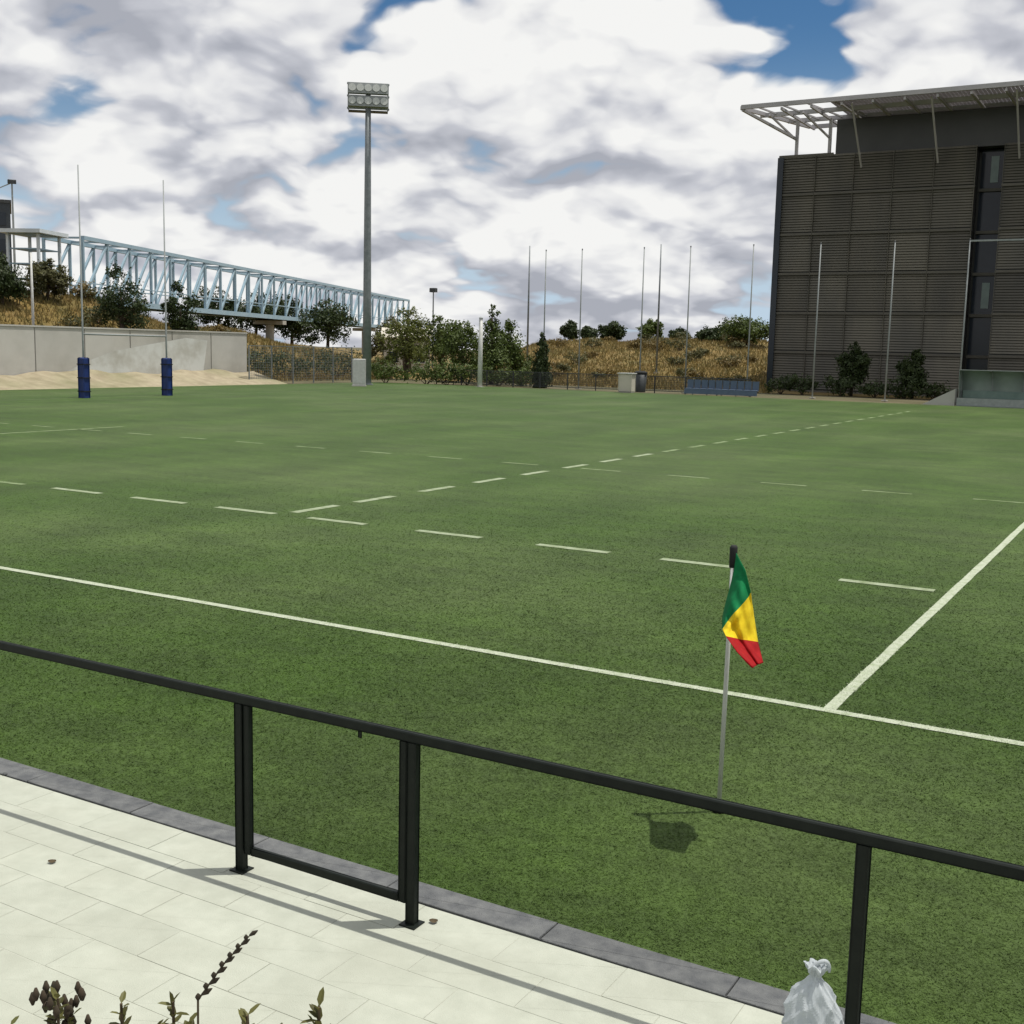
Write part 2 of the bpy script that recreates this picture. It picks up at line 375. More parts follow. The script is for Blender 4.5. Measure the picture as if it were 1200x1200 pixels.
def turf_blades():
    n = 900000
    r = np.exp(rng.uniform(math.log(4.6), math.log(30), n)); th = rng.uniform(math.radians(-36), math.radians(33), n)
    d = YAW-th; x = CAM.x-np.sin(d)*r; y = CAM.y+np.cos(d)*r
    fade = np.clip((30-r)/19, 0, 1)
    ok = (y > KY1+.004) & (rng.uniform(0, 1, n) < fade)
    x, y, r, fade = x[ok], y[ok], r[ok], fade[ok]; n = len(x)
    w = .0030*np.clip(r/8, .8, 2.6)*rng.uniform(.7, 1.3, n); h = (.004+.009*fade)*rng.uniform(.6, 1.3, n)
    a = rng.uniform(0, 2*np.pi, n); la = rng.uniform(0, 2*np.pi, n); ll = h*rng.uniform(1.0, 3.2, n)
    V = np.zeros((n, 3, 3)); V[:, 0] = np.c_[x-np.cos(a)*w, y-np.sin(a)*w, np.zeros(n)]; V[:, 1] = np.c_[x+np.cos(a)*w, y+np.sin(a)*w, np.zeros(n)]
    V[:, 2] = np.c_[x+np.cos(la)*ll, y+np.sin(la)*ll, h]
    on = (np.abs(y) < .055) | ((np.abs(x) < .055) & (y > 0))
    dash = np.zeros(n, bool)
    for (x0, x1, y0, y1) in DASHES: dash |= (x > x0) & (x < x1) & (y > y0) & (y < y1)
    for name, sel, m, lab in (('turf_blades', ~on & ~dash, M['blade'], 'short green artificial grass blades on the pitch'), ('line_blades', on, M['whiteblade'], 'short white artificial grass blades along the painted lines')):
        v = V[sel]; k = len(v); me = bpy.data.meshes.new(name)
        me.vertices.add(k*3); me.vertices.foreach_set('co', v.reshape(-1)); me.loops.add(k*3); me.loops.foreach_set('vertex_index', np.arange(k*3, dtype=np.int32))
        me.polygons.add(k); me.polygons.foreach_set('loop_start', np.arange(0, k*3, 3, dtype=np.int32))
        me.update(calc_edges=True); me.materials.append(m)
        o = bpy.data.objects.new(name, me); col.objects.link(o); tag(o, lab, 'grass', kind='stuff')
turf_blades()

# kerb and paving
kerb = tag(empty('kerb', (0, 0, 0), 'grey concrete kerb strip between turf and paving', 'kerb'), kind='structure')
km = MB().bbox((0, 0, -.05), (.999, KY1-KY0-.004, .112), .003).mesh('kerb_stone', M['kerb'])
for i in range(-14, 9): place('kerb_stone', km, kerb, (i*1.0+.3, (KY0+KY1)/2, random.uniform(-.002, .002)))
PV0, PV1 = -8.42, KY0-.006
pave = tag(empty('pavement', (0, 0, 0), 'pale concrete paved walkway along the pitch', 'pavement'), kind='structure')
bed = MB().box((-4, (PV0+PV1)/2, -.058), (26, PV1-PV0, .1135)).build('bedding', M['mortar'], pave)
PW, PH = .60, .30
pm = MB().bbox((0, 0, -.02), (PW-.0022, PH-.0022, .042), .001).mesh('paver', M['paver'])
far_mb = MB(); nvis = 0
for j in range(int((PV1-PV0)/PH)):
    yc = PV1-PH/2-j*PH
    for i in range(-28, 16):
        xc = i*PW+(j % 2)*PW/2; px, py, w = project((xc, yc, 0)); z = random.uniform(-.0012, .0012)
        if w > .5 and -70 < px < 1270 and py < 1290 and nvis < 290: place('paver', pm, pave, (xc, yc, z)); nvis += 1
        else: far_mb.box((xc, yc, -.02+z), (PW-.005, PH-.005, .042))
tag(far_mb.build('outlying_pavers', M['paver'], pave), kind='stuff')
# terrace the photograph was taken from
ter = tag(MB().box((-4, -13.58, .69), (26, 10.26, 1.5)).build('terrace', M['concrete']), 'raised concrete terrace above the walkway', 'terrace', kind='structure')
TZ = 1.44
planter = MB()
planter.box((-4, -8.56, TZ+.06), (26, .16, .12)); planter.box((-4, -9.40, TZ+.06), (26, .10, .12))
planter = tag(planter.build('planter', M['concrete']), 'low concrete planter edging the terrace', 'planter')
MB().box((-4, -8.995, TZ+.04), (25.9, .70, .08)).build('soil', M['soil'], planter)

# ------------------------------------------------------------------ railing
RY = -4.975
rail = empty('railing', (0, RY, 0), 'black steel railing with framed openings along the pale walkway', 'railing')
RH = 1.042
MB().bbox((-4, 0, RH-.022), (26, .048, .050), .006).build('top_rail', M['blackmetal'], rail)
post_m = MB().bbox((0, 0, 0), (.058, .05, RH-.048), .005).mesh('post', M['blackmetal'])
foot_m = MB().bbox((0, 0, 0), (.10, .10, .008), .002).mesh('foot_plate', M['blackmetal'])
stile_m = MB().bbox((0, 0, 0), (.048, .04, RH-.048-.115), .005).mesh('stile', M['blackmetal'])
P1, P2 = -2.035, -.845; P3 = on_y(1012, 1000, RY).x
def rail_post(x, sgn=0):
    p_ = place('post', post_m, rail, (x, 0, (RH-.048)/2+.002))
    place('foot_plate', foot_m, p_, (0, 0, -(RH-.048)/2+.004))
    if sgn: place('stile', stile_m, rail, (x+sgn*.056, 0, .115+(RH-.048-.115)/2))
for (a, b) in ((P1, P2), (-6.9, -5.7), (-11.8, -10.6)):
    rail_post(a, 1); rail_post(b, -1)
    MB().bbox(((a+b)/2, 0, .115+.022), (b-a-.162, .04, .044), .005).build('bottom_rail', M['blackmetal'], rail)
    MB().bbox((a+(b-a)*.71, .0, RH-.068), (.022, .012, .045), .003).build('latch_tab', M['blackmetal'], rail)
for x in (P3, 3.8, 6.1): rail_post(x)

# ------------------------------------------------------------------ flag
fb = on_z(842, 951); flag = empty('touchline_flag', fb, 'green, yellow and red flag drooping from a thin white pole by the touchline', 'flag')
ftop = on_y(860, 641, fb.y)-fb
MB().tube([(0, 0, -.02), ftop*.5, ftop], .0155, 10).build('pole', M['polewhite'], flag, smooth=True)
MB().tube([(0, 0, .004), (0, 0, .03), (0, 0, .05)], [.05, .045, .02], 14).build('base_cup', M['blackcloth'], flag, smooth=True)
MB().tube([ftop*.925, ftop*.96, ftop*.998, ftop*1.006], [.024, .026, .026, .018], 10).build('sleeve_cap', M['blackcloth'], flag, smooth=True)
def flag_cloth():
    T_ = [(0, 863, 648), (.2, 873, 668), (.33, 879, 694), (.5, 882, 722), (.67, 887, 753), (1, 894, 777)]
    B_ = [(0, 848, 724), (.33, 847, 738), (.67, 850, 746), (.85, 862, 764), (1, 880, 783)]
    def ip(tb, u):
        us = [t[0] for t in tb]; return np.interp(u, us, [t[1] for t in tb]), np.interp(u, us, [t[2] for t in tb])
    nu, nv = 45, 26; mb = MB()
    for i in range(nu+1):
        u = i/nu; tx, ty = ip(T_, u); bx, by = ip(B_, u)
        for j in range(nv+1):
            v = j/nv; px, py = tx+(bx-tx)*v, ty+(by-ty)*v
            px += 1.2*math.sin(v*5+u*3)
            q = on_y(px, py, fb.y-.02-.16*u-.30*v*min(1, u*2.4)-.014*math.sin(v*21+u*9)*min(1, u*3)-.008*math.sin(v*9-u*26)*min(1, u*3)-.035*math.sin(u*math.pi*2.2+v*2.0)*min(1, u*3)+.03*math.sin(v*7.5+u*4)*min(1, u*2.5))-fb
            mb.v.append(tuple(q))
    for i in range(nu):
        mi = 0 if i < 15 else (1 if i < 30 else 2)
        for j in range(nv): a = i*(nv+1)+j; mb.f.append((a, a+nv+1, a+nv+2, a+1)); mb.m.append(mi)
    o = mb.build('cloth', [M['green'], M['yellow'], M['red']], flag, smooth=True)
    sm = o.modifiers.new('thick', 'SOLIDIFY'); sm.thickness = .003
flag_cloth()

# ------------------------------------------------------------------ plastic bag by the post
def plastic_bag():
    bx = on_z(951, 1222); base = Vector((bx.x, -4.90, 0))
    o = empty('plastic_bag', base, 'crumpled white plastic bag knotted at the top beside a railing post', 'bag')
    key = [(0, .02), (.012, .105), (.05, .135), (.12, .132), (.19, .112), (.25, .082), (.28, .052), (.305, .024), (.32, .021), (.34, .040), (.365, .05)]
    zs = np.linspace(0, .365, 44); prof = [(z, float(np.interp(z, [k[0] for k in key], [k[1] for k in key]))) for z in zs]
    mb = MB(); n = 84; r2 = random.Random(3)
    ph = [r2.uniform(0, 6.28) for _ in range(12)]
    def ridge(t): return 1-2*abs(math.sin(t))
    for k, (z, r) in enumerate(prof):
        top = max(0, (z-.10)/.26)
        for i in range(n):
            a = 2*math.pi*i/n
            f = 1+.07*math.sin(3*a+ph[0]+z*9)+.05*ridge(2.5*a+ph[1]+z*17)+.045*ridge(3.5*a-z*31+ph[2])+.03*ridge(6*a+z*40+ph[3])+top*.16*ridge(5.5*a+ph[4]+1.2*math.sin(z*30))
            mb.v.append((math.cos(a)*r*f, math.sin(a)*r*f*.85, max(.0, z+(.010*math.sin(5*a+ph[5]+z*25) if k > 3 else 0))))
    for k in range(len(prof)-1):
        for i in range(n): mb.f.append((k*n+i, k*n+(i+1)%n, k*n+n+(i+1)%n, k*n+n+i)); mb.m.append(0)
    mb.f.append(tuple(range(n-1, -1, -1))); mb.m.append(0); mb.f.append(tuple((len(prof)-1)*n+i for i in range(n))); mb.m.append(0)
    mb.build('film', M['bag'], o, smooth=False)
    for s_, tilt in ((1, .5), (-1, .9)):
        pts = []
        for i in range(15):
            t = math.pi*i/14; w = .045*math.cos(t); h = .055*math.sin(t)
            pts.append((s_*.018+w*.7*s_+.02*tilt*math.sin(t), w*.5, .335+h*(1 if s_ > 0 else .6)))
        MB().tube(pts, [.006+.004*math.sin(math.pi*i/14) for i in range(15)], 6).build('handle_loop', M['bag'], o, smooth=True)
plastic_bag()

# ------------------------------------------------------------------ planter shrubs and stalk
def leaf_quad(mb, p, d, L_, W_, mi=0, up=None):
    d = d.normalized(); s = d.cross(up or Vector((0, 0, 1)))
    if s.length < .05: s = Vector((1, 0, 0))
    s.normalize(); n = s.cross(d)
    pts = [p, p+d*L_*.35+s*W_*.5+n*L_*.03, p+d*L_*.75+s*W_*.38, p+d*L_-n*L_*.08, p+d*L_*.75-s*W_*.38, p+d*L_*.35-s*W_*.5+n*L_*.03]
    mb.add(pts, [(0, 1, 2, 3), (0, 3, 4, 5)], mi)
SY = -8.92
def shrub(px, py, tips, label, heads=False, hw=.10):
    top = on_y(px, py, SY); base = Vector((top.x, SY, TZ+.08)); o = empty('planter_shrub', base, label, 'shrub', 'shrubs in the terrace planter')
    st = MB(); lf = MB(); hd = MB(); H = top.z-base.z
    for k in range(tips):
        a = random.uniform(0, 6.28); rr = hw*math.sqrt(random.random()) if k else 0
        tip = Vector((math.cos(a)*rr, math.sin(a)*rr*.7, H*(1 if k == 0 else random.uniform(.72, .97))))
        b0 = Vector((tip.x*.25, tip.y*.25, -.01)); mid = (b0+tip)/2+Vector((random.uniform(-.02, .02), random.uniform(-.02, .02), 0))
        st.tube([b0, mid, tip], [.004, .003, .0016], 5)
        nl = 46
        for i in range(nl):
            t = .25+.75*i/nl; p_ = b0.lerp(mid, min(1, t*2)) if t < .5 else mid.lerp(tip, t*2-1)
            d = Vector((random.gauss(0, 1), random.gauss(0, 1), random.uniform(.1, 1.3)))
            leaf_quad(lf, p_, d, random.uniform(.012, .026), random.uniform(.006, .010))
        for i in range(9):
            leaf_quad(lf, tip+Vector((0, 0, -.004*i)), Vector((random.gauss(0, .8), random.gauss(0, .8), .8)), random.uniform(.010, .02), .007)
        if heads:
            for i in range(9):
                p_ = tip+Vector((random.gauss(0, .011), random.gauss(0, .011), random.gauss(0, .010)))
                hd.tube([p_-Vector((0, 0, .007)), p_, p_+Vector((0, 0, .008))], [.0015, .0042, .0015], 8)
    st.build('stems', M['stem'], o); lf.build('leaves', M['leaf'], o)
    if heads: tag(hd.build('flower_heads', M['flowerbrown'], o, smooth=True), kind='stuff')
    return o
shrub(68, 1170, 16, 'shrub with dark brown flower heads in the terrace planter', True, .07)
shrub(142, 1176, 5, 'thin wispy shrub beside the brown flowered one in the planter', False, .03)
sh = shrub(203, 1174, 18, 'leafy olive green shrub at the foot of the tall seed stalk', False, .07)
shrub(290, 1190, 9, 'small low olive shrub between two taller planter shrubs', False, .05)
shrub(374, 1180, 13, 'upright yellow green shrub, the one farthest along the planter from the flowered shrub', False, .05)
shrub(12, 1202, 14, 'low leafy shrub at the planter end past the brown flowered one', False, .12)
def stalk():
    a = on_y(222, 1200, SY); a = Vector((a.x, SY, TZ+.08)); o = empty('seed_stalk', a, 'single leaning stalk with dark beaded seed heads rising over the planter', 'plant stalk')
    p0 = Vector((0, 0, -.01)); p1 = on_y(232, 1172, SY)-a; p2 = on_y(262, 1130, SY)-a; p3 = on_y(293, 1096, SY)-a
    MB().tube([p0, p1, p2, p3], [.0015, .0012, .0009, .0006], 6).build('stem', M['stem'], o)
    for i in range(14):
        t = i/13; p_ = p1.lerp(p2, t*2) if t < .5 else p2.lerp(p3, t*2-1); d = (p3-p1).normalized()
        s_ = (1 if i % 2 else -1); off = Vector((.35*s_, .2*s_, .0)); L_ = .011*(1.1-.35*t)
        MB().tube([p_, p_+(d+off)*L_*.5, p_+(d+off*1.1)*L_], [.0012, .0030*(1.1-.3*t), .0006], 8).build('seed_head', M['seed'], o, smooth=True)
stalk()

# ------------------------------------------------------------------ rugby goal
def rugby_goal():
    a, b = on_z(99, 466), on_z(196, 464); X = -47.45
    ya = on_x(99, 466, X).y; yb = on_x(196, 464.5, X).y
    o = empty('rugby_goal', (X, (ya+yb)/2, 0), 'white rugby goal posts with blue padded bases', 'goal posts')
    h = (yb-ya)/2
    for s_ in (-1, 1):
        p_ = MB().tube([(0, s_*h, -.05), (0, s_*h, 3), (0, s_*h, 11.8)], [.055, .05, .032], 10).build('upright', M['greypole'], o, smooth=True)
        pd = MB().bbox((0, s_*h, 1.05), (.50, .44, 2.1), .05).build('post_pad', M['pad'], o)
        for z in (.35, 1.05, 1.75): MB().box((0, s_*h, z), (.512, .452, .045)).build('strap', M['blackcloth'], pd)
    MB().tube([(0, -h, 3.3), (0, h, 3.3)], .045, 8).build('crossbar', M['greypole'], o, smooth=True)
rugby_goal()

# ------------------------------------------------------------------ floodlight mast
def floodlight():
    P = at_r(430, 93); zt = z_at(432, 97, 93); P.z = ground_z(P.x, P.y)-.05
    o = empty('floodlight_mast', P, 'tall grey floodlight mast with two rows of lamps', 'floodlight', rz=math.atan2(CAM.y+0-P.y, CAM.x-P.x)+math.pi/2)
    H = zt-P.z
    MB().tube([(0, 0, 0), (0, 0, H*.3), (0, 0, H*.7), (0, 0, H-.6)], [.36, .31, .25, .20], 14).build('mast', M['galv'], o, smooth=True)
    MB().tube([(0, 0, 0), (0, 0, .12), (0, 0, .13)], [.5, .5, .3], 14).build('base_flange', M['galv'], o)
    fr = MB(); W = 3.0
    for z in (H-.1, H-1.0, H-1.9): fr.box((0, .0, z), (W+.2, .14, .12))
    for x in (-W/2, 0, W/2): fr.box((x, .1, H-1.0), (.1, .1, 2.0))
    fr.build('head_frame', M['greypole'], o)
    lm = MB(); lm.box((0, 0, 0), (.60, .30, .80)); lm.tube([(0, -.15, 0), (0, -.22, 0)], [.24, .28], 14, mi=1)
    me = lm.mesh('lamp', [M['greypole'], M['lampglass']])
    for z in (H-.5, H-1.45):
        for i in range(5):
            l = place('lamp', me, o, (-W/2+.3+i*(W-.6)/4, -.28, z)); l.rotation_euler.x = -.18
    MB().box((0, .35, H-2.06), (W, .8, .06)).build('service_platform', M['darksteel'], o)
    c = at_r(421, 89); c.z = 0
    k = empty('electrical_cabinet', c, 'white electrical cabinet at the foot of the floodlight mast', 'cabinet', rz=o.rotation_euler.z)
    MB().bbox((0, 0, 1.05), (1.0, .5, 2.0), .03).build('housing', M['whitemetal'], k); MB().box((0, 0, .03), (1.1, .6, .08)).build('plinth', M['concrete'], k)
    MB().box((0, -.256, 1.1), (.9, .015, 1.75)).build('door', M['whitemetal'], k)
floodlight()

# ------------------------------------------------------------------ net poles, fence, dugout
NY = 75.0
NETP = [(1130, 'thin grey net pole at the end of the long level bar'), (1043, 'thin grey net pole between the two shrub trees by the office facade'), (957, 'thin grey net pole before the office facade, nearer its outer corner'),
  (879, 'thin grey net pole in front of the broad green tree beside the office block'), (806, 'thin grey net pole behind the end of the blue seat row'), (752, 'thin grey net pole rising behind the litter bin'),
  (680, 'thin grey net pole behind the low mesh fence, midway along the ochre slope'), (638, 'thin grey net pole standing right at the dark cypress')]
def net_poles():
    labs = 'tall thin grey net pole standing behind the far touchline'
    me = MB().tube([(0, 0, -.1), (0, 0, 5.5), (0, 0, 11.0)], [.06, .052, .04], 10).mesh('pole', M['greypole'], True)
    cap = MB().tube([(0, 0, 11.0), (0, 0, 11.03), (0, 0, 11.08)], [.06, .06, .02], 8).mesh('cap', M['darksteel'])
    ft = MB().box((0, 0, .0), (.4, .4, .06)).mesh('footing', M['concrete'])
    for px, labs in NETP:
        x = on_y(px, 375, NY).x
        o = empty('net_pole', (x, NY, 0), labs, 'pole', 'net poles behind the far touchline')
        place('shaft', me, o, (0, 0, 0)); place('cap', cap, o, (0, 0, 0)); place('footing', ft, o, (0, 0, 0))
    o = empty('goal_net_gantry', (on_y(1130, 375, NY).x, NY, 0), 'long level net bar on posts above the team shelter', 'net frame')
    MB().bar((.06, 0, 10.92), (22, 0, 10.92), .11).build('top_bar', M['greypole'], o)
    for i in range(1, 5): place('shaft', me, o, (5.0*i+.4, .12, 0))
    # two thinner poles standing nearer the hillside
    for px, top, r, lab in ((618, 288, 120, 'slender pole rising beside the dark cypress'), (770, 286, 118, 'slender dark pole standing close to a net pole in front of the slope'), (40, 296, 89, 'white pole standing on the slope behind the concrete wall')):
        P = at_r(px, r); P.z = ground_z(P.x, P.y)-.1; zt = z_at(px, top, r)
        o = empty('slender_pole', P, lab, 'pole')
        MB().tube([(0, 0, 0), (0, 0, (zt-P.z)*.6), (0, 0, zt-P.z)], [.11, .09, .06], 8).build('shaft', M['whitemetal'] if px == 40 else M['galv'], o, smooth=True)
        MB().box((0, 0, .1), (.5, .5, .14)).build('footing', M['concrete'], o)
    # short thick whitish pole in front of the tall tree
    P = at_r(563, 93); zt = z_at(563, 372, 93); P.z = -.05
    o = empty('white_pole', P, 'short white pole in front of the tallest green tree', 'pole')
    MB().tube([(0, 0, 0), (0, 0, zt*.5), (0, 0, zt)], [.20, .17, .15], 10).build('shaft', M['whitemetal'], o, smooth=True)
    MB().tube([(0, 0, zt), (0, 0, zt+.1)], [.2, .08], 10).build('cap', M['greypole'], o)
    MB().box((0, 0, .03), (.6, .6, .08)).build('footing', M['concrete'], o)
net_poles()
def low_fence():
    FY = 73.2; x0, x1 = -53, -24.5
    o = empty('mesh_fence', (x0, FY, 0), 'low dark mesh fence along the far side of the pitch', 'fence')
    pm_ = MB().bar((0, 0, -.05), (0, 0, 1.25), .07).mesh('post', M['darksteel'])
    n = int((x1-x0)/2.5)
    for i in range(n+1): place('post', pm_, o, (i*2.5, 0, 0))
    MB().bar((0, 0, 1.22), (n*2.5, 0, 1.22), .06).build('top_rail', M['darksteel'], o)
    MB().bar((0, 0, .12), (n*2.5, 0, .12), .05).build('bottom_rail', M['darksteel'], o)
    w = MB()
    for i in range(int(n*2.5/.12)): w.bar((i*.12, .02, .1), (i*.12, .02, 1.2), .022)
    for k in range(7): w.bar((0, .035, .25+k*.14), (n*2.5, .035, .25+k*.14), .018)
    tag(w.build('wires', M['darksteel'], o), kind='stuff')
    # tall mesh fence on the left, in front of the bridge abutment
    a = Vector((-59.2, on_x(292, 440, -59.2).y, 0))
    o = empty('tall_mesh_fence', a, 'tall grey mesh fence between the concrete wall and the floodlight', 'fence')
    pm_ = MB().bar((0, 0, -.05), (0, 0, 2.9), .08).mesh('post', M['galv']); w = MB(); n = max(3, int((72-a.y)/2.5))
    for i in range(n+1): place('post', pm_, o, (0, i*2.5, 0))
    MB().bar((0, 0, 2.85), (0, n*2.5, 2.85), .06).build('top_rail', M['galv'], o)
    for i in range(int(n*2.5/.2)): w.bar((.02, i*.2, .1), (.02, i*.2, 2.8), .016)
    for k in range(13): w.bar((.035, 0, .2+k*.2), (.035, n*2.5, .2+k*.2), .016)
    tag(w.build('wires', M['galv'], o), kind='stuff')
low_fence()
def dugout():
    Y = 71.3; a = on_y(1122, 470, Y); X0 = a.x; X1 = X0+9.5
    o = empty('team_shelter', (X0, Y, 0), 'grey green team shelter with clear curved roof at the pitch side', 'shelter')
    prof = [(1.15, 0), (1.2, .8), (1.18, 1.4), (1.05, 1.85), (.75, 2.15), (.35, 2.28), (-.05, 2.32)]   # back to front edge
    n = 5; seg = (X1-X0)/n
    for k in range(n):
        mb = MB()
        for x in (k*seg+.03, (k+1)*seg-.03):
            for (y, z) in prof: mb.v.append((x, y, z+.02))
        m_ = len(prof)
        for i in range(m_-1): mb.f.append((i, i+1, m_+i+1, m_+i)); mb.m.append(0)
        p_ = mb.build('roof_panel', M['poly'], o, smooth=True); sm = p_.modifiers.new('t', 'SOLIDIFY'); sm.thickness = .012
    for k in range(n+1):
        MB().tube([(k*seg, y, z) for y, z in prof], .035, 6).build('rib', M['greypole'], o)
    for x in (0, X1-X0):
        s_ = MB(); pts = prof+[(-.05, 1.9), (.35, .9), (.3, 0)]
        s_.add([(x, y, z) for y, z in pts], [tuple(range(len(pts)))]); q = s_.build('side_panel', M['poly'], o); q.modifiers.new('t', 'SOLIDIFY').thickness = .012
    MB().bar((0, -.05, 2.34), (X1-X0, -.05, 2.34), .05).build('front_beam', M['greypole'], o)
    MB().box(((X1-X0)/2, .75, .42), (X1-X0-.3, .42, .05)).build('bench', M['greypole'], o)
    MB().box(((X1-X0)/2, .97, .75), (X1-X0-.3, .04, .5)).build('bench_back', M['paleglass'], o)
    for k in range(n+1): MB().bar((max(.2, min(X1-X0-.2, k*seg)), .75, 0), (max(.2, min(X1-X0-.2, k*seg)), .75, .4), .05).build('leg', M['galv'], o)
    MB().box(((X1-X0)/2, -.35, .28), (X1-X0, .04, .5)).build('front_board', M['greypole'], o)
    MB().box(((X1-X0)/2, -.33, .03), (X1-X0, .1, .05)).build('board_foot', M['galv'], o)
    # sloping grey ramp end at the shelter's left
    r = MB().add([(-2.2, -.2, 0), (-.15, -.2, 0), (-.15, -.2, 1.1), (-2.2, 1.2, 0), (-.15, 1.2, 0), (-.15, 1.2, 1.1)], [(0,1,2),(3,5,4),(0,2,5,3),(1,4,5,2),(0,3,4,1)])
    r = r.build('concrete_wedge', M['concrete'], loc=(X0, Y, 0)); tag(r, 'grey concrete wedge sloping down from the team shelter', 'ramp')
dugout()
def blue_bench():
    Y = 71.6; a = on_y(803, 465, Y); b = on_y(888, 467, Y); W = b.x-a.x
    o = empty('seat_row', (a.x, Y, 0), 'row of blue plastic seats on a low steel rail at the far side', 'bench')
    n = 10; s = W/n
    sm_ = MB(); sm_.bbox((0, 0, .46), (s*.9, .45, .06), .02); sm_.bbox((0, .24, .78), (s*.9, .06, .66), .02); me = sm_.mesh('seat', M['seatblue'])
    for i in range(n): place('seat', me, o, ((i+.5)*s, 0, 0))
    MB().bar((0, 0, .40), (W, 0, .40), .07).build('support_rail', M['galv'], o)
    MB().box((W/2, -.24, .25), (W, .03, .34)).build('kick_board', M['seatblue'], o)
    for i in range(5): MB().bar((W*(i+.5)/5, .05, 0), (W*(i+.5)/5, .05, .4), .06).build('leg', M['galv'], o)
    c = at_r(736, 88)
    k = empty('equipment_box', c, 'pale equipment box beside the low mesh fence', 'box')
    MB().bbox((0, 0, .75), (1.1, .8, 1.3), .04).build('body', M['cream'], k); MB().box((0, 0, 1.43), (1.2, .9, .07)).build('lid', M['whitemetal'], k); MB().box((0, 0, .06), (1.0, .7, .12)).build('base', M['concrete'], k)
    c = at_r(752, 90)
    k = empty('rubbish_bin', c, 'dark litter bin next to the pale equipment box', 'bin')
    MB().tube([(0, 0, .0), (0, 0, .1), (0, 0, 1.4)], [.38, .4, .46], 14).build('body', M['darksteel'], k, smooth=True); MB().tube([(0, 0, 1.4), (0, 0, 1.5), (0, 0, 1.6)], [.5, .5, .3], 14).build('lid', M['blackcloth'], k)
blue_bench()

# ------------------------------------------------------------------ concrete wall on the left
def wall():
    X = -61.5
    y0 = 5.0; y1 = on_x(288, 430, X).y
    o = empty('retaining_wall', (X, y0, 0), 'long pale concrete retaining wall behind the goal', 'wall')
    n = int((y1-y0)/4.0)+1; s = (y1-y0)/n
    for i in range(n):
        zt = z_at(*project((X, y0+(i+.5)*s, 3.5))[:1], 388, (Vector((X, y0+(i+.5)*s))-CAM.to_2d()).length) if False else 3.75
        place('panel', pn, o, (0, (i+.5)*s, 0)) if i else None
        if i == 0:
            pn = MB().bbox((0, 0, 1.75), (.35, s-.03, 4.0), .02).mesh('panel', M['concrete']); place('panel', pn, o, (0, .5*s, 0))
    MB().box((0, (y1-y0)/2, 3.80), (.42, y1-y0, .10)).build('coping', M['concrete'], o)
    xw = X+.181
    pts = [on_x(px, py, xw)-o.location for px, py in ((70, 440), (100, 424), (135, 411), (178, 403), (218, 396), (243, 399), (238, 440))]
    wp = MB().add([tuple(p_) for p_ in pts]+[(p_.x-.004, p_.y, p_.z) for p_ in pts], [tuple(range(6, -1, -1))]+[(i, (i+1) % 7, 7+(i+1) % 7, 7+i) for i in range(7)])
    wp.build('whitewash_patch', M['whitewash'], o)
    # sandy bank at its foot
    b = MB(); m = 60
    for i in range(m+1):
        y = -5+(y1+.6+5)*i/m
        for (x, z) in ((X+.2, .9+.10*math.sin(i*1.7)+.12*math.sin(i*.6)), (X+2.0, .40+.05*math.sin(i*2.3)), (-57.7, -.02), (-57.4, -.1)): b.v.append((x, y, z))
    for i in range(m):
        for j in range(3): a = i*4+j; b.f.append((a, a+1, a+5, a+4)); b.m.append(0)
    tag(b.build('sandy_bank', M['sand'], smooth=True), 'sandy bank between the turf and the concrete wall', 'bank', kind='structure')
wall()

